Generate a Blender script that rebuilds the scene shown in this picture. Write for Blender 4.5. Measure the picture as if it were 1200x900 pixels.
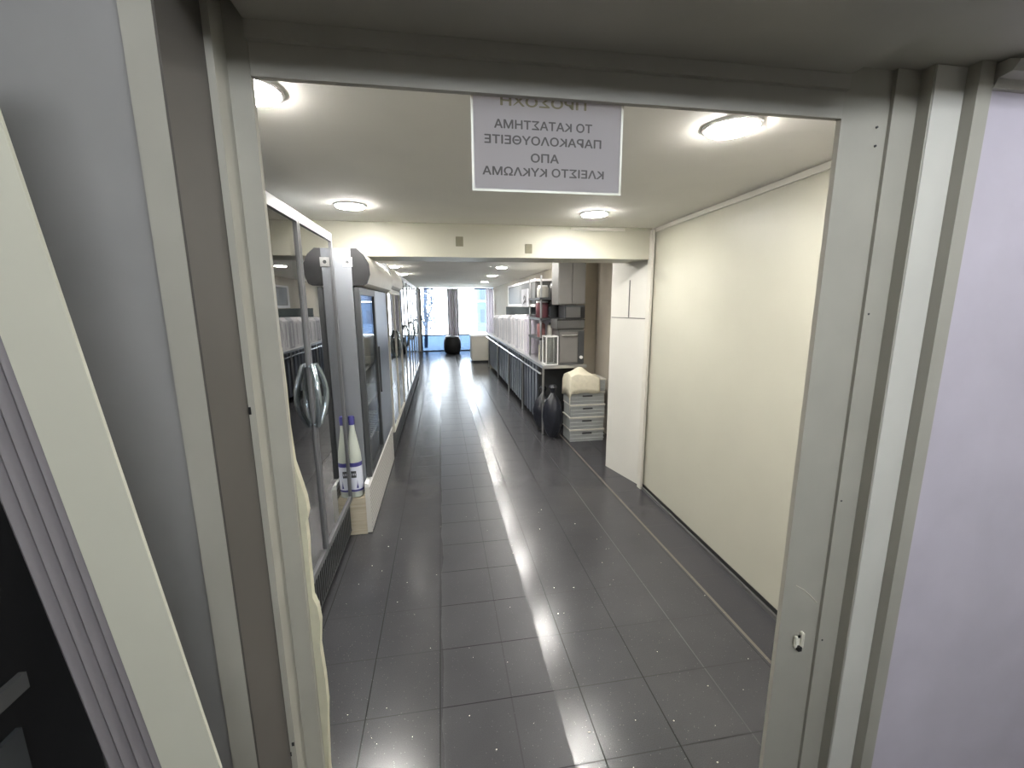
import bpy, bmesh, math, random
from mathutils import Vector, Matrix
random.seed(7)
for o in list(bpy.data.objects): bpy.data.objects.remove(o)
SC = bpy.context.scene
COL = SC.collection

# ------------------------------------------------------------------ camera
EYE = 1.65
CAMR = ((0.98665441, -0.16269422, -0.0066075),
        (-0.03605079, -0.17869651, -0.98324356),
        (0.15878731, 0.9703598, -0.18217695))      # right, down, forward
cd = bpy.data.cameras.new('camera'); cam = bpy.data.objects.new('camera', cd); COL.objects.link(cam)
cd.sensor_width = 36; cd.lens = 501.6 / 1200 * 36; cd.clip_start = 0.02; cd.clip_end = 200
r, d, f = [Vector(v) for v in CAMR]
cam.matrix_world = Matrix(((r.x, -d.x, -f.x, 0), (r.y, -d.y, -f.y, 0), (r.z, -d.z, -f.z, EYE), (0, 0, 0, 1)))
SC.camera = cam

# ------------------------------------------------------------------ sky, daylight, fill light, exposure
vs = SC.view_settings
SC.display_settings.display_device = 'sRGB'
vs.view_transform = 'Standard'; vs.look = 'None'; vs.exposure = 0.95; vs.gamma = 1.0; vs.use_curve_mapping = False
SC.cycles.use_denoising = True
SC.cycles.max_bounces = 10; SC.cycles.diffuse_bounces = 5; SC.cycles.transparent_max_bounces = 24
SC.cycles.sample_clamp_indirect = 6
SKY = 8.0          # daylight
LAMP = 150.0        # downlight diffusers
W = bpy.data.worlds.new('sky'); SC.world = W; W.use_nodes = True
bg = W.node_tree.nodes['Background']; bg.inputs[0].default_value = (0.86, 0.93, 1.0, 1); bg.inputs[1].default_value = SKY

def portal(name, loc, rot, sx, sy):
    l = bpy.data.lights.new(name, 'AREA'); l.shape = 'RECTANGLE'; l.size = sx; l.size_y = sy
    l.cycles.is_portal = True
    o = bpy.data.objects.new(name, l); COL.objects.link(o); o.location = loc; o.rotation_euler = rot
portal('daylight_shop_front', (0.65, 15.9, 1.2), (math.radians(-90), 0, 0), 4.2, 2.2)
bl = bpy.data.lights.new('back_window_fill', 'AREA'); bl.shape = 'RECTANGLE'; bl.size = 1.2; bl.size_y = .4  # area light added behind the camera to brighten the door frame
bl.energy = 17; bl.color = (.93, .96, 1.0)
bo = bpy.data.objects.new('back_window_fill', bl); COL.objects.link(bo); bo.location = (.75, -1.42, 2.72); bo.rotation_euler = (math.radians(90), 0, 0)

# ------------------------------------------------------------------ helpers
def ray(px, py):
    a = ((px - 600) / 501.6, (py - 450) / 501.6, 1)
    return r * a[0] + d * a[1] + f * a[2]
def at(px, py, y):                      # a photo point at a known distance along the shop
    v = ray(px, py); t = y / v.y
    return Vector((v.x * t, y, EYE + v.z * t))

class MB:
    def __init__(s): s.bm = bmesh.new()
    def box(s, x0, x1, y0, y1, z0, z1, bev=0):
        m = bmesh.ops.create_cube(s.bm, size=1)
        vs_ = m['verts']
        bmesh.ops.scale(s.bm, vec=(abs(x1-x0), abs(y1-y0), abs(z1-z0)), verts=vs_)
        bmesh.ops.translate(s.bm, vec=((x0+x1)/2, (y0+y1)/2, (z0+z1)/2), verts=vs_)
        if bev:
            es = list({e for v in vs_ for e in v.link_edges})
            bmesh.ops.bevel(s.bm, geom=es, offset=bev, segments=2, affect='EDGES')
        return s
    def cyl(s, p0, p1, r0, r1=None, n=20):
        r1 = r0 if r1 is None else r1
        p0, p1 = Vector(p0), Vector(p1); v = p1 - p0
        q = v.to_track_quat('Z', 'Y').to_matrix().to_4x4(); q.translation = (p0 + p1) / 2
        bmesh.ops.create_cone(s.bm, cap_ends=True, segments=n, radius1=r0, radius2=r1, depth=v.length, matrix=q)
        return s
    def sph(s, c, rx, ry=None, rz=None, n=16):
        m = Matrix.Translation(c) @ Matrix.Diagonal((rx, ry or rx, rz or rx, 1))
        bmesh.ops.create_uvsphere(s.bm, u_segments=n, v_segments=max(6, n//2), radius=1, matrix=m); return s
    def lathe(s, c, prof, n=28, a0=0, a1=2*math.pi, cap=True):
        full = abs(a1 - a0 - 2*math.pi) < 1e-6
        k = n if full else n + 1
        rings = []
        for (rr, z) in prof:
            rings.append([s.bm.verts.new((c[0] + rr*math.cos(a0+(a1-a0)*i/n), c[1] + rr*math.sin(a0+(a1-a0)*i/n), c[2] + z)) for i in range(k)])
        for a, b in zip(rings, rings[1:]):
            for i in range(k if full else k-1):
                j = (i+1) % k
                s.bm.faces.new((a[i], a[j], b[j], b[i]))
        if cap and full:
            s.bm.faces.new(rings[0][::-1]); s.bm.faces.new(rings[-1])
        return s
    def prism(s, poly, axis, a, b):       # poly of 2D points extruded along axis ('x': (y,z), 'y': (x,z), 'z': (x,y))
        def V(u, v, w):
            return {'x': (w, u, v), 'y': (u, w, v), 'z': (u, v, w)}[axis]
        A = [s.bm.verts.new(V(u, v, a)) for u, v in poly]; B = [s.bm.verts.new(V(u, v, b)) for u, v in poly]
        n = len(poly)
        s.bm.faces.new(A); s.bm.faces.new(B[::-1])
        for i in range(n):
            s.bm.faces.new((A[i], B[i], B[(i+1) % n], A[(i+1) % n]))
        return s
    def tube(s, pts, rad, n=8):
        pts = [Vector(p) for p in pts]; rings = []
        for i, p in enumerate(pts):
            t = (pts[min(i+1, len(pts)-1)] - pts[max(i-1, 0)]).normalized()
            u = t.orthogonal().normalized() if i == 0 else (u - t*u.dot(t)).normalized()
            w = t.cross(u)
            rings.append([s.bm.verts.new(p + rad*(u*math.cos(2*math.pi*k/n) + w*math.sin(2*math.pi*k/n))) for k in range(n)])
        for a, b in zip(rings, rings[1:]):
            for k in range(n): s.bm.faces.new((a[k], a[(k+1) % n], b[(k+1) % n], b[k]))
        s.bm.faces.new(rings[0][::-1]); s.bm.faces.new(rings[-1]); return s
    def build(s, name, mat, parent=None, smooth=False, label=None):
        bmesh.ops.recalc_face_normals(s.bm, faces=s.bm.faces)
        me = bpy.data.meshes.new(name); s.bm.to_mesh(me); s.bm.free()
        me.materials.append(mat)
        if smooth:
            me.shade_smooth()
            me.set_sharp_from_angle(angle=math.radians(38))
        o = bpy.data.objects.new(name, me); COL.objects.link(o)
        if parent: o.parent = parent
        if label: o['label'] = label
        return o

def tag(o, label, cat, group=None, kind=None):
    o['label'] = label; o['category'] = cat
    if group: o['group'] = group
    if kind: o['kind'] = kind
    return o
def thing(name, label, cat, loc=(0, 0, 0), rz=0, group=None):
    o = bpy.data.objects.new(name, None); COL.objects.link(o); o.empty_display_size = .1
    o.location = loc; o.rotation_euler = (0, 0, rz)
    return tag(o, label, cat, group)
def struct(o):
    o['kind'] = 'structure'; return o
def dup(root, loc=None, label=None, rz=None):
    c = root.copy(); COL.objects.link(c)
    if loc is not None: c.location = loc
    if rz is not None: c.rotation_euler = (0, 0, rz)
    if label: c['label'] = label
    def kids(a, b):
        for ch in list(a.children):
            k = ch.copy(); COL.objects.link(k); k.parent = b; kids(ch, k)
    kids(root, c)
    return c

# ------------------------------------------------------------------ materials
def lin(c):
    return tuple(((v/255)/12.92 if v/255 <= .04045 else ((v/255+.055)/1.055)**2.4) for v in c) + (1,)
def mat(name, rgb, rough=.5, metal=0, var=.06, scale=6, bump=0, spec=.5):
    m = bpy.data.materials.new(name); m.use_nodes = True
    nt = m.node_tree; p = nt.nodes['Principled BSDF']
    c = lin(rgb)
    p.inputs['Roughness'].default_value = rough; p.inputs['Metallic'].default_value = metal
    p.inputs['Specular IOR Level'].default_value = spec
    tc = nt.nodes.new('ShaderNodeTexCoord'); nz = nt.nodes.new('ShaderNodeTexNoise')
    nz.inputs['Scale'].default_value = scale; nz.inputs['Detail'].default_value = 5
    nt.links.new(tc.outputs['Object'], nz.inputs['Vector'])
    cr = nt.nodes.new('ShaderNodeValToRGB')
    cr.color_ramp.elements[0].position = .3; cr.color_ramp.elements[1].position = .7
    cr.color_ramp.elements[0].color = tuple(v*(1-var) for v in c[:3]) + (1,)
    cr.color_ramp.elements[1].color = tuple(min(1, v*(1+var)) for v in c[:3]) + (1,)
    nt.links.new(nz.outputs['Fac'], cr.inputs['Fac']); nt.links.new(cr.outputs['Color'], p.inputs['Base Color'])
    if bump:
        b = nt.nodes.new('ShaderNodeBump'); b.inputs['Strength'].default_value = bump; b.inputs['Distance'].default_value = .01
        nt.links.new(nz.outputs['Fac'], b.inputs['Height']); nt.links.new(b.outputs['Normal'], p.inputs['Normal'])
    return m
def emit(name, rgb, s):
    m = bpy.data.materials.new(name); m.use_nodes = True; nt = m.node_tree; nt.nodes.clear()
    e = nt.nodes.new('ShaderNodeEmission'); e.inputs[0].default_value = rgb + (1,); e.inputs[1].default_value = s
    o = nt.nodes.new('ShaderNodeOutputMaterial'); nt.links.new(e.outputs[0], o.inputs[0]); return m
def glass(name, tint=(.9, .93, .92), k=1.0):
    m = bpy.data.materials.new(name); m.use_nodes = True; nt = m.node_tree; nt.nodes.clear()
    t = nt.nodes.new('ShaderNodeBsdfTransparent'); t.inputs[0].default_value = tint + (1,)
    g = nt.nodes.new('ShaderNodeBsdfGlossy'); g.inputs['Roughness'].default_value = .015
    fr = nt.nodes.new('ShaderNodeFresnel'); fr.inputs['IOR'].default_value = 1.5
    mu = nt.nodes.new('ShaderNodeMath'); mu.operation = 'MULTIPLY'; mu.inputs[1].default_value = k; mu.use_clamp = True
    mx = nt.nodes.new('ShaderNodeMixShader'); o = nt.nodes.new('ShaderNodeOutputMaterial')
    nt.links.new(fr.outputs[0], mu.inputs[0]); nt.links.new(mu.outputs[0], mx.inputs[0])
    nt.links.new(t.outputs[0], mx.inputs[1]); nt.links.new(g.outputs[0], mx.inputs[2]); nt.links.new(mx.outputs[0], o.inputs[0])
    return m

class NX:                               # tiny node-math writer
    def __init__(s, nt): s.nt = nt
    def m(s, op, a, b=None, c=None):
        n = s.nt.nodes.new('ShaderNodeMath'); n.operation = op
        for i, v in enumerate((a, b, c)):
            if v is None: continue
            if isinstance(v, (int, float)): n.inputs[i].default_value = v
            else: s.nt.links.new(v, n.inputs[i])
        return n.outputs[0]
    def mixc(s, f, a, b):
        n = s.nt.nodes.new('ShaderNodeMix'); n.data_type = 'RGBA'
        for i, v in ((0, f), (6, a), (7, b)):
            if isinstance(v, (int, float)): n.inputs[i].default_value = v
            elif isinstance(v, tuple): n.inputs[i].default_value = v
            else: s.nt.links.new(v, n.inputs[i])
        return n.outputs[2]

def floor_mat():
    m = bpy.data.materials.new('floor_tiles'); m.use_nodes = True; nt = m.node_tree; p = nt.nodes['Principled BSDF']; x = NX(nt)
    g = nt.nodes.new('ShaderNodeNewGeometry'); sp = nt.nodes.new('ShaderNodeSeparateXYZ'); nt.links.new(g.outputs['Position'], sp.inputs[0])
    X, Y = sp.outputs[0], sp.outputs[1]
    # distance to the nearest joint
    dx = x.m('MULTIPLY', x.m('ABSOLUTE', x.m('SUBTRACT', x.m('FRACT', x.m('ADD', x.m('DIVIDE', x.m('ADD', X, .06), .3), .5)), .5)), .3)
    dy = x.m('MULTIPLY', x.m('ABSOLUTE', x.m('SUBTRACT', x.m('FRACT', x.m('ADD', x.m('DIVIDE', x.m('SUBTRACT', Y, 1.536), .31), .5)), .5)), .31)
    faint = x.m('MAXIMUM', x.m('LESS_THAN', x.m('ABSOLUTE', x.m('SUBTRACT', X, .24)), .06), x.m('LESS_THAN', x.m('ABSOLUTE', x.m('SUBTRACT', X, 1.14)), .06))
    jx = x.m('MULTIPLY', x.m('LESS_THAN', dx, .0024), x.m('SUBTRACT', 1, x.m('MULTIPLY', faint, .72)))
    jy = x.m('MULTIPLY', x.m('LESS_THAN', dy, .0022), .85)
    joint = x.m('MINIMUM', x.m('MAXIMUM', jx, jy), 1)
    edge = x.m('GREATER_THAN', X, 1.47)
    strip = x.m('LESS_THAN', x.m('ABSOLUTE', x.m('SUBTRACT', X, 1.462)), .008)
    n1 = nt.nodes.new('ShaderNodeTexNoise'); n1.inputs['Scale'].default_value = 260; n1.inputs['Detail'].default_value = 3
    nt.links.new(g.outputs['Position'], n1.inputs['Vector'])
    n2 = nt.nodes.new('ShaderNodeTexNoise'); n2.inputs['Scale'].default_value = 3.2; n2.inputs['Detail'].default_value = 6
    nt.links.new(g.outputs['Position'], n2.inputs['Vector'])
    v = nt.nodes.new('ShaderNodeTexVoronoi'); v.inputs['Scale'].default_value = 60; nt.links.new(g.outputs['Position'], v.inputs['Vector'])
    grain = x.m('ADD', x.m('MULTIPLY', n1.outputs['Fac'], .55), x.m('MULTIPLY', n2.outputs['Fac'], .45))
    c = x.mixc(grain, lin((44, 44, 47)), lin((76, 76, 78)))
    speck = x.m('MULTIPLY', x.m('LESS_THAN', v.outputs['Distance'], .10), .35)
    c = x.mixc(speck, c, lin((130, 130, 126)))
    c = x.mixc(x.m('MULTIPLY', edge, .55), c, lin((52, 51, 56)))
    c = x.mixc(x.m('MULTIPLY', joint, .9), c, lin((32, 31, 31)))
    c = x.mixc(strip, c, lin((100, 95, 88)))
    nt.links.new(c, p.inputs['Base Color'])
    # worn walkway down the middle: duller tiles with a ragged edge
    wob = x.m('MULTIPLY', x.m('SUBTRACT', n2.outputs['Fac'], .5), .05)
    xx = x.m('ADD', X, wob)
    worn = x.m('MULTIPLY', x.m('GREATER_THAN', xx, -.05), x.m('LESS_THAN', xx, .425))
    ro = x.m('ADD', x.m('ADD', .16, x.m('MULTIPLY', worn, .1)), x.m('MULTIPLY', n2.outputs['Fac'], .12))
    ro = x.m('ADD', ro, x.m('MULTIPLY', joint, .4))
    nt.links.new(ro, p.inputs['Roughness'])
    nt.links.new(x.m('MULTIPLY', x.m('SUBTRACT', .5, x.m('MULTIPLY', worn, .30)), x.m('SUBTRACT', 1, x.m('MULTIPLY', joint, .9))), p.inputs['Specular IOR Level'])
    b = nt.nodes.new('ShaderNodeBump'); b.inputs['Strength'].default_value = .35; b.inputs['Distance'].default_value = .003
    nt.links.new(x.m('MULTIPLY', n1.outputs['Fac'], .12), b.inputs['Height']); nt.links.new(b.outputs['Normal'], p.inputs['Normal'])
    return m

def perforated_mat():
    m = bpy.data.materials.new('perforated_metal'); m.use_nodes = True; nt = m.node_tree; p = nt.nodes['Principled BSDF']; x = NX(nt)
    tc = nt.nodes.new('ShaderNodeTexCoord'); sp = nt.nodes.new('ShaderNodeSeparateXYZ'); nt.links.new(tc.outputs['Object'], sp.inputs[0])
    gn = nt.nodes.new('ShaderNodeNewGeometry'); sn = nt.nodes.new('ShaderNodeSeparateXYZ'); nt.links.new(gn.outputs['True Normal'], sn.inputs[0])
    def cell(a, s): return x.m('SUBTRACT', x.m('FRACT', x.m('DIVIDE', a, s)), .5)
    a = cell(sp.outputs[1], .03); b = cell(sp.outputs[2], .03)
    dd = x.m('ADD', x.m('MULTIPLY', a, a), x.m('MULTIPLY', b, b))
    c = x.mixc(x.m('MULTIPLY', x.m('LESS_THAN', dd, .07), x.m('GREATER_THAN', x.m('ABSOLUTE', sn.outputs[0]), .5)), lin((196, 194, 188)), lin((88, 88, 90)))
    nt.links.new(c, p.inputs['Base Color']); p.inputs['Roughness'].default_value = .5
    return m

def grain_mat(name, a, b, ax=2, n=38):
    m = bpy.data.materials.new(name); m.use_nodes = True; nt = m.node_tree; p = nt.nodes['Principled BSDF']
    tc = nt.nodes.new('ShaderNodeTexCoord'); mp = nt.nodes.new('ShaderNodeMapping'); sc = [2, 2, 2]; sc[ax] = n; mp.inputs['Scale'].default_value = sc
    nz = nt.nodes.new('ShaderNodeTexNoise'); nz.inputs['Scale'].default_value = 2; nz.inputs['Detail'].default_value = 4
    cr = nt.nodes.new('ShaderNodeValToRGB'); cr.color_ramp.elements[0].color = lin(a); cr.color_ramp.elements[1].color = lin(b)
    cr.color_ramp.elements[0].position = .35; cr.color_ramp.elements[1].position = .65
    for s, t in ((tc.outputs['Object'], mp.inputs[0]), (mp.outputs[0], nz.inputs['Vector']), (nz.outputs['Fac'], cr.inputs[0]), (cr.outputs[0], p.inputs['Base Color'])): nt.links.new(s, t)
    p.inputs['Roughness'].default_value = .6
    return m

def paper_mat(ca=(176, 173, 176), cb=(200, 197, 198)):
    m = mat('thin_sheet', ca, .8, var=.03, scale=9); nt = m.node_tree; p = nt.nodes['Principled BSDF']
    t = nt.nodes.new('ShaderNodeBsdfTranslucent'); t.inputs[0].default_value = lin(cb); mx = nt.nodes.new('ShaderNodeMixShader'); mx.inputs[0].default_value = .5
    o = nt.nodes['Material Output']; nt.links.new(p.outputs[0], mx.inputs[1]); nt.links.new(t.outputs[0], mx.inputs[2]); nt.links.new(mx.outputs[0], o.inputs[0])
    return m
M = dict(
    floor=floor_mat(), perf=perforated_mat(),
    ceil=mat('white_ceiling_paint', (236, 234, 226), .8, var=.03, scale=2),
    wall=mat('cream_wall_panel', (184, 182, 167), .45, var=.025, scale=3),
    wallw=mat('white_wall_paint', (206, 204, 196), .7, var=.03, scale=2),
    lilac=mat('lilac_white_plaster', (196, 189, 200), .85, var=.06, scale=5, bump=.15),
    doorgrey=mat('satin_grey_door_frame', (96, 97, 100), .5, 0, var=.04, scale=12),
    casing=mat('pale_grey_casing_paint', (206, 204, 196), .5, var=.04, scale=6),
    strike=mat('worn_bright_metal', (238, 234, 220), .35, 0, var=.12, scale=60),
    reveal=mat('brownish_grey_shade', (88, 84, 79), .6, var=.06, scale=6),  # shade of the left inner jamb face put into the colour
    greywall=mat('dark_grey_plaster', (150, 148, 146), .85, var=.12, scale=3, bump=.1),
    frame=mat('putty_grey_frame_paint', (168, 165, 154), .45, var=.05, scale=7, bump=.08),
    frame_dk=mat('grey_soffit_paint', (172, 169, 160), .5, var=.06, scale=4),
    cream=mat('cream_board_paint', (206, 203, 186), .6, var=.03, scale=5),
    flute=mat('lilac_grey_fluting', (128, 122, 124), .6, var=.05, scale=8),
    plaster=mat('cream_rough_plaster', (200, 196, 172), .8, var=.08, scale=14, bump=.3),
    steel=mat('brushed_aluminium', (196, 197, 198), .32, .9, var=.05, scale=20),
    chrome=mat('chrome', (205, 206, 208), .16, 1, var=.02),
    greyplas=mat('light_grey_plastic', (116, 119, 124), .6, var=.03, spec=.25),
    white=mat('white_enamel', (226, 226, 224), .4, var=.02),
    offwhite=mat('off_white_plastic', (205, 202, 192), .5, var=.03),
    dark=mat('dark_grey_metal', (62, 64, 66), .45, var=.08),
    slate=mat('slate_grey_panel', (98, 104, 114), .35, var=.04),
    black=mat('black_plastic', (18, 18, 20), .5, var=.1),
    blackbag=mat('black_plastic_bag', (34, 36, 44), .3, var=.3, scale=18, bump=.8),
    midgrey=mat('mid_grey_metal', (96, 96, 95), .4, .2, var=.06),
    warmgrey=mat('warm_grey_laminate', (116, 114, 111), .5, var=.05),
    beige=grain_mat('beige_wood_laminate', (188, 180, 160), (170, 160, 140)),
    pinkwall=mat('pinkish_beige_wall', (186, 178, 164), .8, var=.04),
    paper=paper_mat(),
    ink=mat('printed_grey_ink', (96, 93, 92), .8, var=.02),
    yellow_ink=mat('faded_yellow_ink', (138, 132, 108), .8, var=.02),
    laminate=mat('laminate_edge', (214, 212, 196), .3, var=.02),
    tag_=mat('pale_sticker', (126, 123, 104), .7, var=.05, scale=60),
    stick=mat('white_sticker', (224, 224, 222), .6, var=.02),
    bottle=mat('pale_green_plastic', (176, 182, 172), .35, var=.03),
    label=mat('white_bottle_label', (206, 210, 222), .5, var=.03),
    blue=mat('violet_blue_print', (66, 64, 126), .45, var=.05),
    crate=mat('grey_crate_plastic', (158, 162, 162), .5, var=.06),
    cloth=mat('ivory_cloth', (206, 200, 180), .9, var=.06, scale=20, bump=.3),
    pink=mat('pink_plastic', (172, 122, 122), .5, var=.06),
    red=mat('dull_red_tin', (112, 70, 76), .45, var=.1),
    teal=mat('dark_teal_shade', (44, 54, 54), .9, var=.06),  # dark tone of the shaded wall under the cupboard
    tealt=mat('teal_flowers', (150, 200, 192), .7, var=.2, scale=30),
    lilacbox=mat('pale_lilac_card', (196, 190, 202), .7, var=.03),
    whitebox=mat('white_card', (218, 216, 218), .7, var=.04),
    greybox=mat('pale_grey_card', (184, 184, 190), .7, var=.05),
    curtain=paper_mat((222, 219, 222), (230, 226, 230)),
    paving=mat('pale_paving', (220, 220, 216), .9, var=.05, scale=1),
    bark=mat('grey_blue_bark', (52, 62, 80), .9, var=.2, scale=9),
    leaf=mat('blue_grey_leaves', (62, 80, 104), .8, var=.25, scale=9),
    facade=mat('blue_grey_facade', (74, 94, 124), .8, var=.08, scale=2),
    darkblue=mat('window_dark_blue', (40, 56, 84), .3, var=.1),
    crumb=mat('white_crumbs', (225, 222, 205), .8, var=.05),
    handle_gr=mat('bluish_grey_handle', (150, 160, 166), .18, .8, var=.04),
    interior=mat('fridge_interior', (186, 190, 186), .5, var=.03),
    interior_w=mat('white_fridge_interior', (225, 224, 220), .5, var=.02),
    glass=glass('clear_glass', (.88, .91, .90), 2.4), wglass2=glass('canopy_fridge_glass', (.93, .95, .95), .55), wglass=glass('window_glass', (.97, .98, .98), .9),
    lamp=emit('lamp_diffuser', (1.0, .97, .92), LAMP),
)

# ================================================================== the room shell
CE = 2.26
struct(MB().box(-1.45, 2.3, -1.45, 15.95, -.12, 0).build('floor', M['floor']))
struct(MB().box(-1.45, 2.3, .93, 15.9, CE, CE+.1).build('ceiling', M['ceil']))
struct(MB().box(-1.5, -1.4, .93, 15.9, 0, CE).build('wall_left', M['wallw']))
# right wall: long cream panel, then the angled leaf, then the deeper part of the shop
struct(MB().prism([(1.685, .93), (1.76, 3.45), (1.86, 3.45), (1.80, .93)], 'z', 0, CE).build('wall_right', M['wall']))
pr = struct(MB().prism([(1.757, 3.47), (1.632, 4.0), (1.66, 4.02), (2.06, 4.02), (2.06, 3.47)], 'z', 0, CE).build('wall_right_angled', M['wallw']))
MB().prism([(1.690+0.0, 3.735), (1.694, 3.738), (1.696, 3.729), (1.692, 3.726)], 'z', 1.53, 1.86).build('panel_joint', M['midgrey'], pr)
MB().prism([(1.750, 3.49), (1.634, 3.982), (1.637, 3.985), (1.753, 3.493)], 'z', 1.520, 1.527).build('panel_joint', M['midgrey'], pr)
struct(MB().prism([(2.06, 4.02), (2.06, 5.55), (1.78, 5.55), (1.78, 5.62), (1.92, 5.62), (1.92, 15.9), (2.16, 15.9), (2.16, 4.02)], 'z', 0, CE).build('wall_right_rear', M['pinkwall']))
# corner post, crown strip and skirting of the cream wall
struct(MB().prism([(1.725, 3.40), (1.745, 3.40), (1.758, 3.452), (1.735, 3.47), (1.722, 3.46)], 'z', 0, CE-.02).build('trim_1', M['offwhite']))
struct(MB().prism([(1.672, .95), (1.748, 3.45), (1.762, 3.45), (1.690, .95)], 'z', CE-.035, CE-.004).build('trim_2', M['offwhite']))
bb = struct(MB().prism([(1.662, .95), (1.738, 3.42), (1.757, 3.42), (1.682, .95)], 'z', 0, .022).build('baseboard_right', M['midgrey']))
MB().prism([(1.676, .95), (1.752, 3.42), (1.757, 3.42), (1.683, .95)], 'z', .022, .045).build('dark_rubber_strip', M['black'], bb)
# cross beam
bm_ = struct(MB().box(-1.4, 1.74, 3.45, 3.80, 2.013, CE).build('trim_3', M['wall']))
for px, py in ((538.5, 283), (619.5, 291.5)):
    p = at(px, py, 3.445)
    tag(MB().box(p.x-.028, p.x+.028, 3.445, 3.449, p.z-.036, p.z+.036, .0012).build('sticker', M['tag_']),
        'small square pale sticker on the white cross beam, %s one' % ('left hand' if px < 600 else 'right hand lower'), 'sticker', 'pale square stickers on the beam')
# wiring channel at the top of the beam
MB().box(1.05, 1.50, 3.437, 3.45, CE-.03, CE-.008).build('cable_channel', M['offwhite'], bm_)

# ------------------------------------------------------------------ doorway: stepped frame profiles
RJ = [(.8664, .88), (.9826, .88), (.9826, .8718), (1.0428, .8718), (1.0428, .8451), (1.1240, .8451), (1.1240, .8193), (1.1610, .8193), (1.1610, .828), (1.1615, .96), (1.0, .96), (1.0, .893), (.8664, .893)]
LJ = [(-.3068, .88), (-.3421, .88), (-.3421, .8321), (-.3569, .8321), (-.3569, .7040), (-.3963, .7040), (-.3963, .735), (-.3970, .96), (-.3575, .96), (-.3575, .893), (-.3068, .893)]
jr = struct(MB().prism(RJ, 'z', 0, 2.1404).build('trim_4', M['frame']))
jl = struct(MB().prism(LJ, 'z', 0, 2.16).build('trim_5', M['frame']))
MB().box(1.043+.004, 1.1235, .8436, .8450, 0, 2.139).build('casing_board', M['casing'], jr, label='paler grey casing board')
MB().box(-.3567, -.3535, .7045, .8315, 0, 2.158).build('reveal_shade', M['reveal'], jl, label='shade painted in dull brownish grey on the inner face')  # thin strip that carries the inner face's shade as darker paint
# lintel and soffit
struct(MB().prism([(.88, 2.039), (.88, 2.092), (.8689, 2.092), (.8689, 2.120), (.60, 2.120), (.60, 2.42), (.96, 2.42), (.96, 2.20), (.893, 2.20), (.893, 2.039)], 'x', -.306, .8664).build('trim_6', M['frame_dk']))
struct(MB().prism([(.96, 2.1405), (.60, 2.1405), (.60, 2.42), (.96, 2.42)], 'x', .868, 2.3).build('trim_7', M['frame_dk']))
struct(MB().prism([(.96, 2.1605), (.60, 2.1605), (.60, 2.42), (.96, 2.42)], 'x', -1.45, -.308).build('trim_8', M['frame_dk']))
struct(MB().prism([(.828, 0), (.828, 2.139), (.96, 2.139), (.96, 0)], 'x', 1.163, 2.3).build('wall_front_right', M['lilac']))
struct(MB().prism([(.735, 0), (.735, 2.159), (.96, 2.159), (.96, 0)], 'x', -1.45, -.398).build('wall_front_left', M['greywall']))
# cornice over the right hand plaster
cz = struct(MB().prism([(.827, 2.138), (.80, 2.138), (.78, 2.128), (.792, 2.112), (.815, 2.108), (.82, 2.092), (.827, 2.090)], 'x', 1.165, 2.3).build('trim_9', M['frame_dk']))
# rough plaster edge behind the left jamb
edge = [(327, 408), (333, 455), (337.5, 500), (344, 542), (353, 568), (358, 583), (361, 600), (358.5, 612), (361, 633), (362, 655), (366.5, 700), (372, 711), (375.5, 729), (375, 757), (381, 795), (384, 824), (384, 846), (386, 900)]
pts = [at(px, py, .895) for px, py in edge]
poly = [(p.x, p.z) for p in pts] + [(pts[-1].x + .004, .15), (pts[-1].x, 0), (-.352, 0), (-.352, pts[0].z)]
struct(MB().prism(poly, 'y', .8935, .912).build('trim_10', M['plaster']))
# the small back room the photo is taken from, lit by an area light added in an unseen high window
BR = -1.4
struct(MB().box(-1.45, 2.3, BR, .60, 3.1, 3.2).build('ceiling_back_room', M['ceil']))
struct(MB().box(-1.45, 2.3, .60, .96, 2.42, 3.2).build('wall_front_upper', M['wallw']))
struct(MB().box(-1.5, -1.45, BR, .96, 0, 3.2).build('wall_back_room_left', M['greywall']))
struct(MB().box(2.3, 2.35, BR, .96, 0, 3.2).build('wall_back_room_right', M['wallw']))
w = MB(); wx0, wx1, wz0, wz1 = .15, 1.35, 2.52, 2.92
w.box(-1.45, wx0, BR-.05, BR, 0, 3.2).box(wx1, 2.3, BR-.05, BR, 0, 3.2).box(wx0, wx1, BR-.05, BR, 0, wz0).box(wx0, wx1, BR-.05, BR, wz1, 3.2)
struct(w.build('wall_back', M['greywall']))

# fittings on the jambs
def small(name, m, mb, parent, label=None):
    o = mb.build(name, m, parent, label=label); return o
s = MB(); p = at(935, 749, .878)
s.box(p.x-.014, p.x-.006, .870, .880, p.z-.020, p.z+.014, .002).box(p.x+.004, p.x+.012, .868, .880, p.z-.022, p.z+.024, .002).box(p.x-.008, p.x+.006, .876, .880, p.z-.026, p.z+.010)
small('strike_plate', M['strike'], s, jr, 'bent bright metal strike plate')
h = MB(); h.box(p.x-.005, p.x+.005, .8665, .8755, p.z-.029, p.z-.017).box(p.x-.004, p.x+.004, .8745, .8755, p.z+.006, p.z+.014)
small('bolt_hole', M['black'], h, jr, 'dark hole in the strike plate')
s = MB(); sc_ = [at(x_, y_, .8795) for x_, y_ in ((933, 686), (942, 691), (950, 698), (957, 706))]
s.tube(sc_, .0012, 5); small('scratch', M['laminate'], s, jr, 'thin pale curved scratch')
for px, py, dp, w_, h_ in ((291, 481.5, .8318, .007, .014), (339, 884, .8318, .005, .010), (343.5, 872, .8318, .005, .008)):
    p = at(px, py, dp); x0 = max(p.x, -.3566+w_/2); x0 = min(x0, -.3425-w_/2)
    small('hinge_slot', M['black'], MB().box(x0-w_/2, x0+w_/2, dp-.001, dp+.003, p.z-h_/2, p.z+h_/2), jl, 'small black slot cut in the frame')
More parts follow.
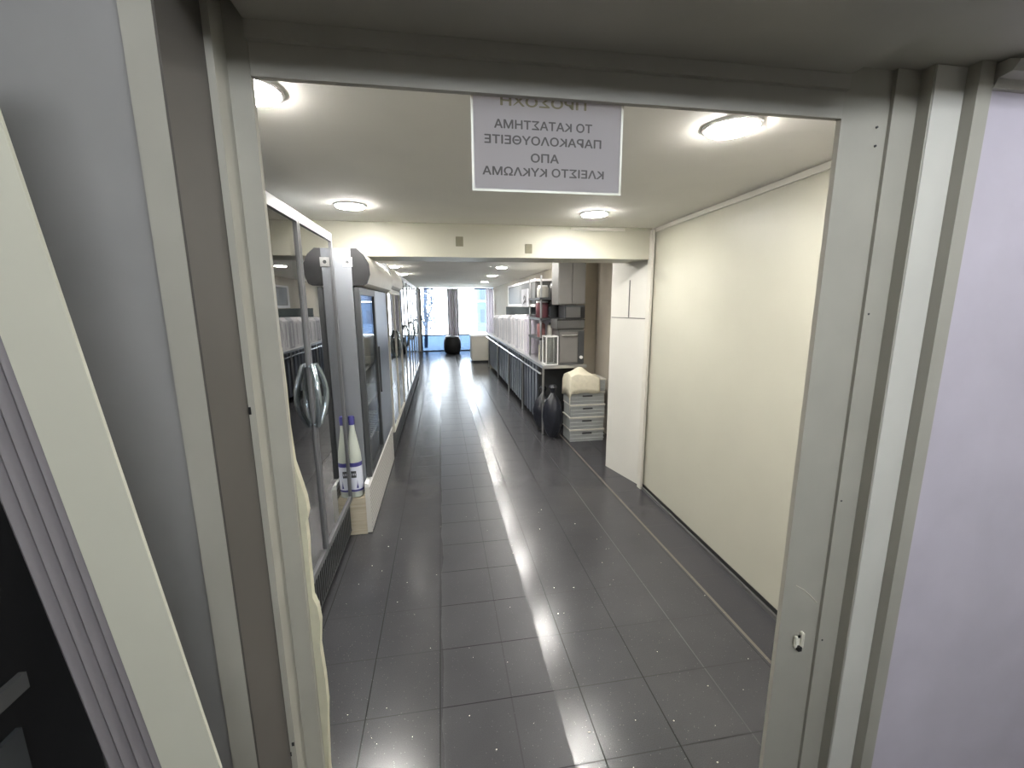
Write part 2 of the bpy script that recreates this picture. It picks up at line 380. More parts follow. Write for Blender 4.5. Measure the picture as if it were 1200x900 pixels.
for px, py, dp in ((1028, 149, .8715), (1026, 171, .8715), (1018, 368, .8715), (986, 587, .8715), (963.5, 750, .8715), (980, 880, .845)):
    p = at(px, py, dp); small('nail_hole', M['dark'], MB().cyl((p.x, dp-.0008, p.z), (p.x, dp+.002, p.z), .0025, n=8), jr)

# ================================================================== shop front, far end
YE = 15.8
fr = MB()
for x0, x1 in ((-1.4, -.72), (2.04, 2.06)): fr.box(x0, x1, YE, YE+.1, 0, CE)
struct(fr.build('wall_end', M['wallw']))
def shop_window(n, x0, x1, door=False):
    f_ = MB()
    f_.box(x0, x0+.05, YE, YE+.06, 0, CE-.02).box(x1-.05, x1, YE, YE+.06, 0, CE-.02)
    f_.box(x0+.05, x1-.05, YE, YE+.06, CE-.06, CE-.02).box(x0+.05, x1-.05, YE, YE+.06, 0, .03).box(x0+.05, x1-.05, YE, YE+.06, .56, .60)
    o = struct(f_.build('window_%d' % n, M['dark']))
    MB().box(x0+.05, x1-.05, YE+.025, YE+.035, .60, CE-.06).build('pane', M['wglass'], o)
    MB().box(x0+.05, x1-.05, YE+.025, YE+.035, .03, .56).build('kick_panel', glass('frosted_kick_glass_%d' % n, (.22, .28, .36), 1), o)
shop_window(1, -.72, .30); shop_window(2, .60, 2.04)
struct(MB().box(.30, .60, YE+.01, YE+.07, 0, CE-.02).build('trim_11', M['greyplas']))
def curtain(x0, x1, z0, z1, n, label, y=15.55):
    ps = []; N = n*8
    for i in range(N+1):
        t = i/N; ps.append((x0+(x1-x0)*t, y + .04*math.cos(2*math.pi*n*t)))
    poly = ps + [(a, b+.012) for a, b in ps[::-1]]
    t = thing('curtain', label, 'curtain', (0, 0, 0), 0, 'curtains by the shop window')
    MB().prism(poly, 'z', z0, z1).build('fabric', M['curtain'], t, True)
    MB().cyl((x0-.03, y, z1-.01), (x1+.03, y, z1-.01), .012, n=10).build('rail', M['dark'], t)
    return t
curtain(.27, .60, .45, CE-.03, 4, 'grey gathered curtain between the two bright shop windows')
curtain(1.98, 2.10-.19, .45, CE-.03, 3, 'grey gathered curtain at right end of the shop window') if False else curtain(1.62, 1.90, .45, CE-.03, 3, 'grey gathered curtain at right end of the shop window')
curtain(-1.00, -.74, .05, CE-.05, 3, 'grey gathered curtain at left end of the shop window')
# outside
struct(MB().box(-9, 12, 15.96, 34, -.14, -.02).build('ground_street', M['paving']))
t = thing('street_tree', 'grey tree with thin foliage outside the left shop window', 'tree', (-.62, 17.4, -.02))
MB().tube([(0, 0, 0), (.05, 0, .8), (.02, 0, 1.6), (.1, 0, 2.6)], .07, 10).build('trunk', M['bark'], t, True)
MB().tube([(.03, 0, 1.0), (.25, .05, 1.5), (.3, .1, 2.1)], .03, 8).tube([(.03, 0, .7), (-.15, .05, 1.3), (-.2, .1, 2.2)], .03, 8).build('branch', M['bark'], t, True)
lv = MB()
for i in range(420):
    a, z = random.gauss(.10, .20), random.uniform(.7, 2.6)
    c = Vector((a, random.gauss(0, .15), z)); s_ = random.uniform(.04, .09)
    q = Matrix.Rotation(random.uniform(0, 6.28), 3, Vector((random.random(), random.random(), random.random()+.1)).normalized())
    vv = [lv.bm.verts.new(c + q @ Vector(u)*s_) for u in ((-1, 0, 0), (0, -.5, .1), (1, 0, 0), (0, .5, .1))]
    lv.bm.faces.new(vv)
lv.build('foliage', M['leaf'], t)
t = thing('street_building', 'pale blue building seen outside through the right shop window', 'building', (3.0, 27, -.02))
MB().box(-.75, 1.0, 0, 2, 0, 4.4).build('wall', M['facade'], t)
for i in range(3):
    for j in range(3):
        MB().box(-.55+j*.5, -.25+j*.5, -.03, .02, .6+i*1.2, 1.4+i*1.2).build('window', M['darkblue'], t)
MB().box(-.8, 1.05, -.5, 0, 1.85, 1.93).build('balcony', M['white'], t)
# round black pouf
p0 = at(530.5, 414, 15.0)
t = thing('round_bin', 'round black bin standing on the floor before the shop window', 'bin', (p0.x, 15.0, 0))
MB().lathe((0, 0, 0), [(.20, 0), (.26, .04), (.295, .16), (.30, .32), (.28, .48), (.24, .56)], 32).build('body', M['black'], t, True)
MB().lathe((0, 0, .56), [(.25, 0), (.255, .02), (.2, .05), (.05, .06)], 32).build('lid', M['dark'], t, True)

# ================================================================== downlights
def make_light(label, x, y, grp):
    t = thing('downlight', label, 'ceiling light', (x, y, CE), 0, grp)
    MB().lathe((0, 0, 0), [(.098, 0), (.097, -.006), (.088, -.010), (.084, -.006), (.084, 0)], 32).build('rim', M['white'], t, True)
    MB().lathe((0, 0, 0), [(.083, -.004), (.082, -.0145), (.06, -.019), (.01, -.020)], 32).build('diffuser', M['lamp'], t, True)
    return t
L0 = make_light('bright round ceiling light half hidden by the left door jamb', -.52, 1.45, 'round ceiling lights')
for x, y, lb in ((1.03, 1.49, 'bright round ceiling light nearest the doorway on the right'),
                 (-.525, 2.91, 'round ceiling light above the glass doored fridge, before the beam'),
                 (1.06, 2.95, 'round ceiling light beside the beam, near the cream wall'),
                 (-.71, 7.2, 'round ceiling light beyond the beam above the far fridges, nearer one'),
                 (-.71, 8.9, 'round ceiling light above the far fridges, second beyond the beam'),
                 (-.60, 4.40, 'added unseen round ceiling light just past the beam, above the canopy fridge'),  # two rows hidden by the beam, added to brighten the far room
                 (1.05, 4.40, 'added unseen round ceiling light just past the beam, above the crates'),
                 (-.60, 5.85, 'added unseen round ceiling light past the beam, above the first white framed fridge'),
                 (1.05, 5.85, 'added unseen round ceiling light past the beam, above the steel rack'),
                 (1.02, 7.21, 'first round ceiling light beyond the beam on the right'),
                 (1.10, 9.3, 'second round ceiling light beyond the beam on the right'),
                 (1.19, 11.7, 'third round ceiling light beyond the beam, farthest on the right')):
    dup(L0, (x, y, CE), lb)

# ================================================================== paper sign
sy = .8947
a, b = at(554, 110, sy), at(725.5, 226, sy)
x0, x1 = at(556, 222, sy).x, at(725, 226, sy).x; z0 = (at(556, 222, sy).z + at(725, 226, sy).z)/2; z1 = 2.125
t = thing('paper_sign', 'laminated grey paper notice hanging under the lintel, Greek lettering seen mirrored', 'sign', ((x0+x1)/2, sy, z0))
hw = (x1-x0)/2; hh = z1-z0
MB().box(-hw, hw, 0, .0012, 0, hh).build('page', M['paper'], t)
e = MB()
e.box(-hw-.004, -hw+.0005, -.0006, .0016, -.004, hh).box(hw-.0005, hw+.004, -.0006, .0016, -.004, hh).box(-hw+.0005, hw-.0005, -.0006, .0016, -.004, .0005)
e.build('laminate_border', M['laminate'], t, label='thin pale shiny border')
def text_part(name, body, width, zc, height, m, parent, cx=0):
    cu = bpy.data.curves.new(name, 'FONT'); cu.body = body; cu.align_x = 'CENTER'; cu.align_y = 'CENTER'; cu.size = .05; cu.offset = 0
    o = bpy.data.objects.new(name, cu); COL.objects.link(o)
    dg = bpy.context.evaluated_depsgraph_get(); me = bpy.data.meshes.new_from_object(o.evaluated_get(dg))
    bpy.data.objects.remove(o)
    bq = bmesh.new(); bq.from_mesh(me); base = list(bq.verts) + list(bq.edges) + list(bq.faces)
    for k_, (ox, oy) in enumerate(((.0012, 0), (-.0012, 0), (0, .0012), (0, -.0012))):       # a bolder face
        dd_ = bmesh.ops.duplicate(bq, geom=base); bmesh.ops.translate(bq, vec=(ox, oy, .0004*(k_+1)), verts=[g_ for g_ in dd_['geom'] if isinstance(g_, bmesh.types.BMVert)])
    bq.to_mesh(me); bq.free()
    xs = [v.co.x for v in me.vertices]; ys = [v.co.y for v in me.vertices]
    sx = width/(max(xs)-min(xs)); sz = height/(max(ys)-min(ys)); mx = (max(xs)+min(xs))/2; my = (max(ys)+min(ys))/2
    for v in me.vertices:                       # print on the far side of the sheet shows through reversed
        v.co = Vector((-(v.co.x-mx)*sx + cx, -.0004 - v.co.z*.1, (v.co.y-my)*sz + zc))
    me.materials.clear(); me.materials.append(m)
    q = bpy.data.objects.new(name, me); COL.objects.link(q); q.parent = parent; return q
def row(body, xa, ya, xb, yb, hpx, m, name='lettering'):
    c = at((xa+xb)/2, (ya+yb)/2, sy); wv = (at(xb, yb, sy).x - at(xa, ya, sy).x); hv = abs(at(xa, 150, sy).z - at(xa, 150+hpx, sy).z)
    text_part(name, body, wv, c.z - z0, hv, m, t, c.x - (x0+x1)/2)
row('ΠΡΟΣΟΧΗ', 587, 118, 688, 124, 12, M['yellow_ink'])
row('ΤΟ KΑΤΑΣΤΗΜΑ', 580, 146, 695, 150, 11, M['ink'])
row('ΠΑΡΑKΟΛΟΥΘΕΙΤΕ', 569, 163, 706, 169, 11, M['ink'])
row('ΑΠΟ', 622, 185, 655, 187, 11, M['ink'])
row('KΛΕΙΣΤΟ KΥKΛΩΜΑ', 567, 200, 709, 205, 11, M['ink'])

# ================================================================== fridges along the left wall
def eye_handle(parent, y, z0, z1, xf, side, m):
    n = 14; ps = []
    for i in range(n+1):
        u = i/n; ps.append((xf + .012 + .03*math.sin(math.pi*u), y + side*(.008 + .052*math.sin(math.pi*u)), z0 + (z1-z0)*u))
    hb = MB().tube(ps, .015, 10)
    hb.cyl((xf-.004, y+side*.010, z0+.006), (xf+.02, y+side*.010, z0+.006), .010, n=10).cyl((xf-.004, y+side*.010, z1-.006), (xf+.02, y+side*.010, z1-.006), .010, n=10)
    hb.build('handle', m, parent, True)
def glass_door(t, y0, y1, z0, z1, fm, hside=None, hz=(1.03, 1.35), top=.05, st=.02, hm=None, gm=None):
    q = MB()
    q.box(-.03, 0, y0, y0+st, z0, z1).box(-.03, 0, y1-st, y1, z0, z1).box(-.03, 0, y0+st, y1-st, z1-top, z1).box(-.03, 0, y0+st, y1-st, z0, z0+.035)
    dr = q.build('door', fm, t)
    MB().box(-.016, -.010, y0+st, y1-st, z0+.035, z1-top).build('glass_pane', gm or M['glass'], dr)
    g = MB(); s_ = .007
    g.box(-.036, -.030, y0+.004, y0+.018, z0+.01, z1-.01).box(-.036, -.030, y1-.018, y1-.004, z0+.01, z1-.01)
    g.build('gasket', M['dark'], dr)
    if hside is not None:
        eye_handle(dr, y1-.012 if hside > 0 else y0+.012, hz[0], hz[1], 0, -hside, hm or M['chrome'])
    return dr
def shelf(t, y0, y1, z, D, m):
    q = MB(); q.box(-D+.06, -D+.068, y0, y1, z, z+.008).box(-.075, -.065, y0, y1, z-.006, z+.012)
    n = int((y1-y0)/.05)
    for i in range(n+1):
        yy = y0 + (y1-y0)*i/n; q.box(-D+.068, -.075, yy-.002, yy+.002, z, z+.004)
    q.build('wire_shelf', m, t)

def make_fridge(label, loc, L, H, ndoor, fm, body, inner, handles, D=.66, base=.28, grille='slat', canopy=False, group=None):
    t = thing('display_fridge', label, 'fridge', loc, 0, group)
    bx = MB()
    bx.box(-D, -.045, 0, .03, base, H).box(-D, -.045, L-.03, L, base, H).box(-D, -D+.03, .03, L-.03, base, H)
    bx.box(-D+.03, -.045, .03, L-.03, H-.06, H).box(-D+.03, -.045, .03, L-.03, base, base+.05)
    bx.build('cabinet', body, t)
    li = MB(); li.box(-D+.03, -D+.036, .036, L-.036, base+.05, H-.06); li.box(-D+.03, -.05, .03, .036, base+.05, H-.06).box(-D+.03, -.05, L-.036, L-.03, base+.05, H-.06)
    li.build('inner_lining', inner, t)
    MB().box(-D, -.07, .01, L-.01, .0, .045).build('plinth', M['black'], t)
    MB().box(-D, -.05, .005, L-.005, .045, base).build('base', body, t)
    if grille == 'slat':
        g = MB(); n = int(L/.035)
        g.box(-.05, -.02, 0, L, base-.022, base-.002).box(-.05, -.02, 0, L, .045, .06)
        for i in range(n): g.box(-.045, -.02, .006+i*L/n, .006+i*L/n+.017, .06, base-.022)
        g.build('grille', M['dark'], t)
    ztop = H - (.24 if canopy else 0)
    w_ = L/ndoor
    for i in range(ndoor):
        hs = 0
        if handles: hs = 1 if i % 2 == 0 else -1
        glass_door(t, i*w_+.003, (i+1)*w_-.003, base+.005, ztop-.002, fm, hs if handles else None, hm=M['handle_gr'])
    for k in range(4):
        shelf(t, .04, L-.04, base+.28+k*.34, D, M['steel'] if inner is M['interior'] else M['white'])
    if canopy:
        c = MB(); poly = [(-.04, ztop+.004), (.0, ztop+.004), (.035, ztop+.03), (.05, ztop+.09), (.04, ztop+.16), (.0, ztop+.24), (-.03, H), (-.04, H)]
        c.prism(poly, 'y', 0.02, L-.02); cp = c.build('canopy', M['offwhite'], t, True)
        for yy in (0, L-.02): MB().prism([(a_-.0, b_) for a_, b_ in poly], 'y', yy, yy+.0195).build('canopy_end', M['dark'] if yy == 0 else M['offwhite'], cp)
    return t
f1 = make_fridge('tall two door glass fridge with oval handles, nearest on the left behind the door jamb', (-.67, 1.66, 0), 1.355, 2.105, 2, M['doorgrey'], M['greyplas'], M['interior'], True)
# fridge with curved canopy
def canopy_fridge():
    L, H, D = 1.45, 2.03, .66
    t = thing('canopy_fridge', 'grey drinks fridge with curved canopy and white perforated kick panel', 'fridge', (-.545, 3.13, 0))
    q = MB()
    q.box(-D, -.04, 0, .03, .29, H).box(-D, -.04, L-.03, L, .29, H).box(-D, -D+.03, .03, L-.03, .29, H).box(-D+.03, -.04, .03, L-.03, 1.8, H).box(-D+.03, -.04, .03, L-.03, .29, .34)
    q.build('cabinet', M['greyplas'], t)
    MB().box(-D+.03, -D+.037, .036, L-.036, .34, 1.8).build('inner_lining', M['interior_w'], t)
    MB().box(-D, -.04, -.10, L, 0, .288, .003).build('base', M['beige'], t, label='beige wood laminate base')
    MB().box(-.039, -.006, -.10, L, .012, .36).build('kick_panel', M['perf'], t, label='white perforated kick panel')
    MB().prism([(-.039, .361), (-.006, .361), (-.014, .385), (-.039, .395)], 'y', -.1, L).build('kick_rail', M['white'], t)
    poly = [(-.039, 1.785), (.03, 1.785), (.055, 1.80), (.078, 1.86), (.074, 1.93), (.045, 1.99), (.0, H), (-.039, H)]
    cp = MB().prism(poly, 'y', .02, L-.02).build('canopy', M['offwhite'], t, True)
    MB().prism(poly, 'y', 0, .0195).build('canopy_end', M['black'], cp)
    MB().prism(poly, 'y', L-.0195, L).build('canopy_end', M['offwhite'], cp)
    # near door: black frame, clear glass; far door: slate
    glass_door(t, .002, .70, .40, 1.775, M['dark'], None, st=.04, top=.05, gm=M['wglass2'])
    dr = MB().box(-.03, 0, .705, L-.03, .40, 1.775, .004).build('door', M['slate'], t, label='slate grey sliding door')
    MB().box(0, .012, .72, .735, .9, 1.3).build('handle', M['dark'], dr)
    MB().box(-.03, 0, L-.028, L, .40, 1.775).build('door_post', M['steel'], t)
    for k in range(4): shelf(t, .04, L-.04, .56+k*.29, D, M['white'])
    MB().box(-.11, -.055, .03, .70, 1.70, 1.73).build('light_strip', M['white'], t)
    return t
canopy_fridge()
p = at(407, 307, 3.126)
tag(MB().box(p.x-.03, p.x+.03, 3.1265, 3.1295, p.z-.03, p.z+.03).build('socket_plate', M['stick']), 'small white square plate on the grey side of the canopy fridge', 'plate')
MB().cyl((0, 0, 0), (0, .002, 0), .012, n=16).build('socket_hole', M['dark'], bpy.data.objects['socket_plate']).location = (p.x, 3.125, p.z)
# the tall bottle
t = thing('detergent_bottle', 'tall pale bottle with violet cap standing on the beige fridge base', 'bottle', (-.650, 3.075, .289))
MB().lathe((0, 0, 0), [(.040, 0), (.049, .008), (.050, .27), (.046, .33), (.032, .42), (.019, .50), (.018, .535)], 32).build('body', M['bottle'], t, True)
MB().lathe((0, 0, .535), [(.021, 0), (.022, .05), (.019, .06)], 24).build('cap', M['blue'], t, True, label='violet cap')
lb = MB().lathe((0, 0, .05), [(.0510, 0), (.0510, .215)], 32, cap=False).build('bottle_label', M['label'], t, True, label='white label with violet bands')
MB().lathe((0, 0, .05), [(.0514, 0), (.0514, .014)], 32, cap=False).build('label_band', M['blue'], lb, True)
MB().lathe((0, 0, .05), [(.0514, .185), (.0514, .215)], 32, cap=False).build('label_band', M['blue'], lb, True)
MB().lathe((0, 0, .05), [(.0518, .105), (.0518, .155)], 10, -1.95, -1.25, cap=False).build('label_emblem', M['dark'], lb, True, label='dark emblem')
q = MB()
for i in range(3):
    q.lathe((0, 0, .05), [(.0521, .122), (.0521, .138)], 2, -1.84+i*.2, -1.76+i*.2, cap=False)
q.build('emblem_print', M['label'], lb)
q = MB(); vv = [q.bm.verts.new((.0522*math.cos(a_), .0522*math.sin(a_), .05+z_)) for a_, z_ in ((-1.32, .025), (-1.02, .025), (-1.12, .055), (-1.16, .09), (-1.22, .055))]; q.bm.faces.new(vv)
q.build('label_mark', M['blue'], lb)
# the far fridges
fa = make_fridge('white framed glass fridge with oval handles, first beyond the canopy fridge', (-.535, 4.66, 0), 1.38, 2.07, 2, M['offwhite'], M['greyplas'], M['interior_w'], True, canopy=True, group='far fridges on the left')
fb = make_fridge('silver glass fridge with oval handles, second beyond the canopy fridge', (-.535, 6.10, 0), 1.38, 2.06, 2, M['steel'], M['warmgrey'], M['interior_w'], True, group='far fridges on the left')
dup(fb, (-.535, 7.54, 0), 'silver glass fridge, third beyond the canopy fridge')
dup(fb, (-.535, 8.98, 0), 'silver glass fridge at far end of the row, nearest the shop window')

# ================================================================== right hand counter
CX = 1.25
t = thing('serving_counter', 'long steel topped counter with dark ribbed front, along the right wall', 'counter', (0, 0, 0))
MB().box(CX-.02, 1.80, 5.14, 11.6, .86, .90, .004).build('worktop', M['steel'], t)
MB().box(CX+.03, 1.78, 5.6, 11.55, .08, .858).build('body', M['dark'], t)
g = MB()
for i in range(30):
    y = 5.62 + i*.2; g.box(CX+.012, CX+.03, y, y+.09, .09, .84)
g.build('front_slats', M['slate'], t)
for y in (5.2, 6.6, 8.0, 9.6, 11.5): MB().cyl((CX+.0, y, 0), (CX+.0, y, .86), .016, n=12).build('leg', M['steel'], t)
MB().cyl((CX-.045, 5.16, .80), (CX-.045, 11.6, .80), .014, n=12).build('front_rail', M['chrome'], t)
# end cabinet (white) at the far end of the counter
t = thing('white_chest', 'low white chest standing by the shop window beside the counter end', 'cabinet', (0, 0, 0))
MB().box(.86, 1.78, 12.4, 13.2, .05, .74, .01).build('body', M['offwhite'], t)
MB().box(.84, 1.80, 12.38, 13.22, .74, .79, .01).build('lid', M['white'], t)
MB().box(.90, 1.74, 12.43, 13.17, 0, .05).build('plinth', M['dark'], t)
# upright white cartons
n = 15
ORD = 'first second third fourth fifth sixth seventh eighth ninth tenth eleventh twelfth thirteenth fourteenth fifteenth'.split()
for i in range(n):
    y = 6.45 + i*.29; h_ = .60 - .008*i + random.uniform(-.01, .01); mm = M['lilacbox'] if i == 0 else (M['whitebox'] if i % 3 else M['greybox'])
    t = thing('upright_carton', '%s carton on edge on the counter, %s of its row from the oven' % ('pale lilac' if i == 0 else ('white' if i % 3 else 'grey'), ORD[i]), 'carton', (1.30, y, .901), 0, 'cartons standing in a row on the counter')
    MB().prism([(0, 0), (.36, 0), (.36, h_), (.05, h_), (.0, h_-.06)], 'y', 0, .24).build('box', mm, t)
    MB().box(-.003, -.0003, .09, .15, .04, h_-.10).build('tape_strip', M['greybox'] if mm is M['whitebox'] else M['whitebox'], t)
# wall cupboard
t = thing('wall_cupboard', 'dark grey wall cupboard with white frame above the row of cartons', 'cupboard', (0, 0, 0))
MB().box(1.32, 1.90, 5.95, 8.3, 1.66, 1.97).build('body', M['midgrey'], t)
MB().box(1.30, 1.90, 8.3, 8.36, 1.62, 2.0).build('end_panel', M['white'], t, label='white end panel')
MB().box(1.30, 1.90, 5.93, 8.3, 1.97, 2.0).build('top', M['white'], t)
MB().box(1.30, 1.90, 5.93, 8.3, 1.62, 1.66).build('bottom', M['white'], t)
for y in (5.96, 7.13): MB().box(1.305, 1.319, y, y+1.15, 1.67, 1.96, .003).build('door', M['midgrey'], t)
tag(MB().box(1.69, 1.90, 6.3, 11.2, 1.28, 1.60).build('shade_panel', M['teal']), 'long dark teal block standing in for the shaded wall under the grey cupboard', 'panel')  # dark block in place of the wall in shade below the cupboard

# steel rack on the counter with its goods
RY0, RY1 = 5.55, 6.25
t = thing('steel_rack', 'open steel rack of shelves standing on the near end of the counter', 'rack', (0, 0, 0))
for (x, y) in ((1.30, RY0), (1.30, RY1), (1.74, RY0), (1.74, RY1)): MB().cyl((x, y, .90), (x, y, 2.02), .013, n=10).build('post', M['steel'], t)
for z in (1.215, 1.475, 1.74): MB().box(1.28, 1.76, RY0-.02, RY1+.02, z-.03, z).build('rack_shelf', M['dark'], t)
def jar(x, y, z, rr, h_, m, lidm, label, cat='jar', name='jar', neck=.8):
    t = thing(name, label, cat, (x, y, z), 0, 'goods on the steel rack')
    MB().lathe((0, 0, 0), [(rr*.92, 0), (rr, .01), (rr, h_*.8), (rr*neck, h_*.9)], 24).build('body', m, t, True)
    MB().lathe((0, 0, h_*.9), [(rr*neck*1.04, 0), (rr*neck*1.04, h_*.1), (rr*neck*.9, h_*.11)], 24).build('lid', lidm, t, True)
jar(1.37, 5.75, 1.741, .075, .16, M['offwhite'], M['white'], 'squat white jar on the top shelf of the steel rack')
jar(1.53, 5.72, 1.741, .07, .20, M['midgrey'], M['dark'], 'grey canister on the top shelf of the steel rack', 'canister', 'canister')
jar(1.36, 5.75, 1.476, .085, .22, M['red'], M['white'], 'dull red tin with white lid on the middle shelf of the steel rack', 'tin', 'tin', .95)
jar(1.53, 5.72, 1.476, .07, .21, M['dark'], M['midgrey'], 'dark pot on the middle shelf beside the red tin', 'pot', 'pot', .95)
jar(1.66, 5.72, 1.476, .055, .15, M['tealt'], M['white'], 'pale teal jar on the middle shelf of the steel rack')
jar(1.35, 5.75, 1.216, .055, .21, M['pink'], M['offwhite'], 'pink bottle on the lower shelf of the steel rack', 'bottle', 'bottle', .5)
jar(1.475, 5.72, 1.216, .05, .19, M['offwhite'], M['dark'], 'white bottle with dark cap on the lower shelf of the steel rack', 'bottle', 'bottle', .5)
jar(1.61, 5.72, 1.216, .06, .19, M['greyplas'], M['white'], 'pale grey bottle on the lower shelf of the steel rack', 'bottle', 'bottle', .6)
jar(1.355, 5.72, .901, .045, .25, M['cloth'], M['beige'], 'cream bottle on the counter under the steel rack', 'bottle', 'bottle', .5)
jar(1.50, 5.66, .901, .085, .23, M['greyplas'], M['offwhite'], 'grey tin on the counter under the steel rack', 'tin', 'tin', .95)
jar(1.66, 5.72, .901, .07, .24, M['slate'], M['dark'], 'slate canister on the counter under the steel rack', 'canister', 'canister', .9)
t = thing('picture_card', 'small pale card with dark squiggle leaning on the grey cupboard', 'card', (1.27, 6.32, 1.62))
MB().box(-.005, 0.02, 0, .45, 0, .26).build('card', M['greybox'], t)
MB().tube([(-.007, .10, .06), (-.007, .13, .14), (-.007, .20, .17), (-.007, .24, .11), (-.007, .18, .08), (-.007, .26, .05)], .008, 6).build('squiggle', M['black'], t)
bpy.data.objects['picture_card'].location.x = 1.274

# stacked appliances against the deep wall
def appliance(label, cat, name, x0, x1, z0, z1, m, y0=5.17, y1=5.50): 
    t = thing(name, label, cat, ((x0+x1)/2, y0, z0)); w_ = (x1-x0)/2; h_ = z1-z0
    MB().box(-w_, w_, .012, y1-y0, 0, h_, .006).build('body', m, t); return t, w_, h_
t, w_, h_ = appliance('grey oven with white knob standing on the near counter end', 'oven', 'oven', 1.44, 1.775, .902, 1.34, M['midgrey'])
MB().box(-w_+.015, w_-.09, 0, .0115, .03, h_-.03, .004).build('door', M['warmgrey'], t)
MB().box(w_-.085, w_-.01, .002, .0115, .02, h_-.02).build('control_panel', M['dark'], t)
MB().cyl((w_-.045, .002, .09), (w_-.045, -.02, .09), .02, n=16).build('knob', M['white'], t)
MB().box(-w_+.03, w_-.10, -.02, -.012, h_-.075, h_-.06).build('handle', M['chrome'], t)
t, w_, h_ = appliance('low grey appliance stacked between the oven and the microwave', 'appliance', 'warming_drawer', 1.42, 1.775, 1.345, 1.47, M['midgrey'])
MB().box(-w_+.01, w_-.01, 0, .0115, .012, h_-.02, .003).build('drawer', M['midgrey'], t)
MB().box(-w_, w_, .004, .0115, h_-.017, h_-.002).build('gap_strip', M['black'], t)
t, w_, h_ = appliance('dark grey microwave stacked above the oven', 'microwave', 'microwave', 1.52, 1.775, 1.475, 1.64, M['dark'])
MB().box(-w_+.01, w_-.06, 0, .0115, .015, h_-.025, .003).build('door', M['midgrey'], t)
MB().box(w_-.055, w_-.008, .002, .0115, .015, h_-.025).build('control_panel', M['black'], t)
t, w_, h_ = appliance('tall warm grey cabinet topmost of the appliance stack, under the ceiling', 'cabinet', 'tall_cabinet', 1.43, 1.775, 1.645, 2.20, M['warmgrey'])
MB().box(-w_+.006, -.003, 0, .0115, .01, h_-.01, .003).build('door', M['warmgrey'], t)
MB().box(.003, w_-.006, 0, .0115, .01, h_-.01, .003).build('door', M['warmgrey'], t)
t = thing('glass_case', 'small white framed glass case on the counter beside the oven', 'display case', (1.275, 5.16, .902))
q = MB()
for x in (0, .145):
    for y in (0, .2): q.box(x, x+.012, y, y+.012, 0, .36)
for z in (0, .348): q.box(.012, .145, 0, .012, z, z+.012).box(.012, .145, .2, .212, z, z+.012).box(0, .012, .012, .2, z, z+.012).box(.145, .157, .012, .2, z, z+.012)
q.build('frame', M['white'], t)
MB().box(.013, .144, .004, .008, .013, .347).build('glass_pane', M['glass'], t)
MB().box(.02, .14, .18, .19, .013, .347).build('back_panel', M['warmgrey'], t)

# crates with a cloth
CR = thing('crate', 'grey plastic crate at the bottom of the stack beside the counter', 'crate', (1.50, 4.82, 0.001), 0, 'stacked grey crates')
def crate_parts(t):
    w_, d_, h_ = .42, .30, .152; q = MB()
    q.box(0, w_, 0, .012, .012, h_).box(0, w_, d_-.012, d_, .012, h_).box(0, .012, .012, d_-.012, .012, h_).box(w_-.012, w_, .012, d_-.012, .012, h_).box(0, w_, 0, d_, 0, .012)
    q.build('shell', M['crate'], t)
    rb = MB()
    for z in (.03, .075, .12): rb.box(-.006, w_+.006, -.008, 0, z, z+.012)
    rb.build('ribs', M['crate'], t)
    MB().box(-.01, w_+.01, -.012, d_+.0, h_-.012, h_).build('rim', M['offwhite'], t)
    MB().box(.15, .27, -.0095, -.0005, .094, .112).build('hand_slot', M['dark'], t)
crate_parts(CR)
for k, nm in enumerate(('second from the bottom', 'third from the bottom', 'fourth from the bottom', 'topmost')):
    dup(CR, (1.50 + (.004 if k % 2 else -.004), 4.82, .001+.154*(k+1)), 'grey plastic crate %s of the stack beside the counter' % nm)
# cloth draped over the topmost crate
t_ = MB(); N = 18
g = [[None]*(N+1) for _ in range(N+1)]
for i in range(N+1):
    for j in range(N+1):
        u, v = -.07 + .42*i/N, -.10 + .40*j/N
        z = .782 + .11*math.exp(-((u-.13)**2+(v-.12)**2)/.02) + .012*math.sin(30*u)*math.cos(22*v)
        x_, y_ = u, v
        if u < -.012: z -= (-.012-u)*4; x_ = -.016 - (-.012-u)*.1
        if v < -.018: z -= (-.018-v)*2.2; y_ = -.022 - (-.018-v)*.15
        g[i][j] = t_.bm.verts.new((1.50+x_, 4.82+y_, z))
for i in range(N):
    for j in range(N): t_.bm.faces.new((g[i][j], g[i+1][j], g[i+1][j+1], g[i][j+1]))
cl = tag(t_.build('cloth', M['cloth'], None, True), 'ivory cloth heaped on the topmost grey crate', 'cloth')
sm = cl.modifiers.new('thick', 'SOLIDIFY'); sm.thickness = .004; sm.offset = 1
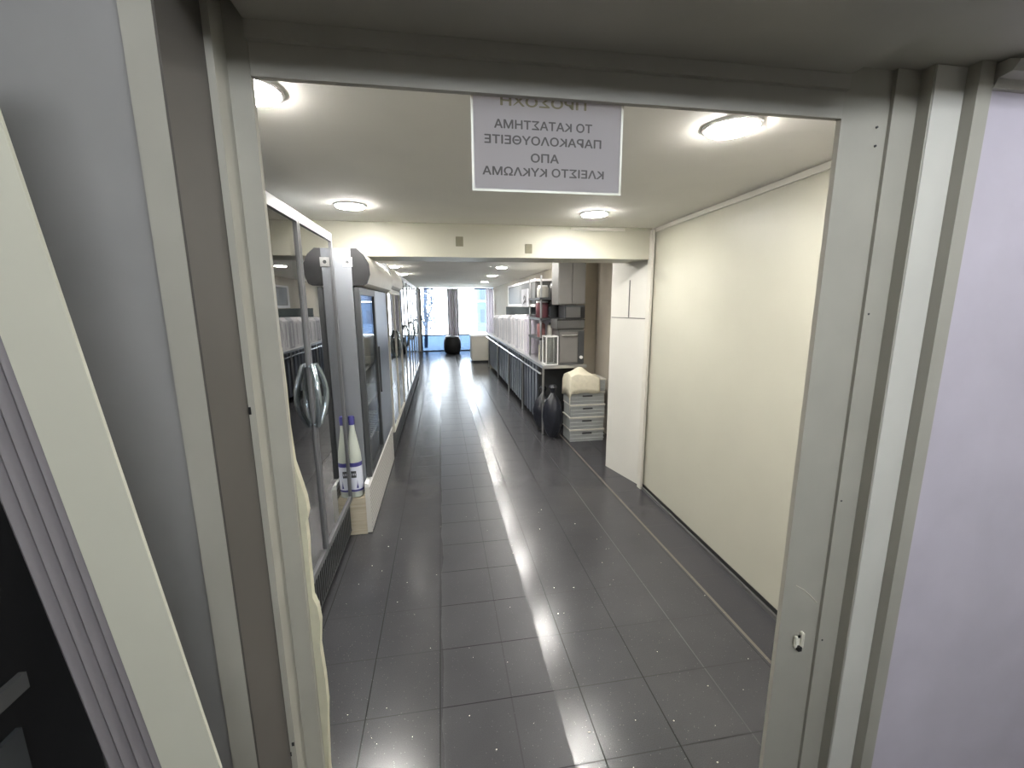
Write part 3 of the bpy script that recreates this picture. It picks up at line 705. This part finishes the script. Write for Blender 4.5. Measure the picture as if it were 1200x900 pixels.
# black bin bags below the near end of the counter
for (x, y, rx, ry, h_, lb) in ((1.33, 5.02, .12, .10, .66, 'full black bin bag standing against the counter end beside the crates'), (1.30, 5.40, .13, .14, .56, 'full black bin bag under the counter end, behind the nearer bag')):
    t = thing('bin_bag', lb, 'bag', (x, y, 0)); q = MB(); q.sph((0, 0, h_*.42), rx, ry, h_*.42, 28)
    for v in q.bm.verts:
        a_ = math.atan2(v.co.y, v.co.x); v.co.x *= 1+.09*math.sin(7*a_+v.co.z*16); v.co.y *= 1+.09*math.cos(6*a_-v.co.z*13); v.co.z = max(v.co.z, .0)
    q.build('bag', M['blackbag'], t, True)
    q = MB().lathe((0, 0, h_*.80), [(.055, 0), (.022, .05), (.05, .12), (.035, .15)], 12); q.build('knotted_neck', M['blackbag'], t, True)

# ================================================================== left foreground
# black cabinet and leaning architrave board
t = thing('black_cabinet', 'tall black cabinet in the dark lower left corner behind the leaning board', 'cabinet', (0, 0, 0))
MB().box(-1.2, -.60, .08, .72, 0, 2.0, .006).build('body', M['black'], t)
MB().box(-.5995, -.59, .10, .62, 1.125, 1.15).build('shelf_edge', M['midgrey'], t, label='pale grey edge strip')
MB().box(-.5995, -.592, .12, .60, .80, 1.08).build('side_panel', M['dark'], t, label='dark grey panel')
t = thing('leaning_board', 'cream architrave board with fluted grey edge leaning at the left of the doorway', 'board', (0, .5, 0))
al = math.atan2(.0345, .271)
prof = [(-.062, .0), (0, .0), (0, .004), (-.062, .022)]
b_ = MB().prism(prof, 'z', 0, 2.02).build('face_board', M['cream'], t)
fp = []
for k in range(4):
    for i in range(7):
        u = i/6; fp.append((-.0625-.015*(k+u), .010-.010*math.sin(math.pi*u)))
fl = MB().prism([(-.0625, .022)] + fp + [(-.1225, .022)], 'z', 0, 2.02).build('fluted_edge', M['flute'], t, True, label='lilac grey fluted edge')
t.rotation_euler = (0, -al, 0)
xb = at(155, 600, .5); t.location = (xb.x + xb.z*math.tan(al), .5, 0.008)

# plaster crumbs on the floor near the doorway
q = MB()
for i in range(75):
    y = 1.05 + 2.2*random.random()**1.6; x = random.uniform(-.62, 1.5); s_ = random.choice((.001, .0012, .0015, .0026))
    q.sph((x, y, s_*.4), s_*random.uniform(.8, 1.8), s_, s_*.6, 6)
o = q.build('plaster_crumbs', M['crumb']); tag(o, 'tiny white plaster crumbs scattered over the dark floor tiles', 'crumbs', kind='stuff')
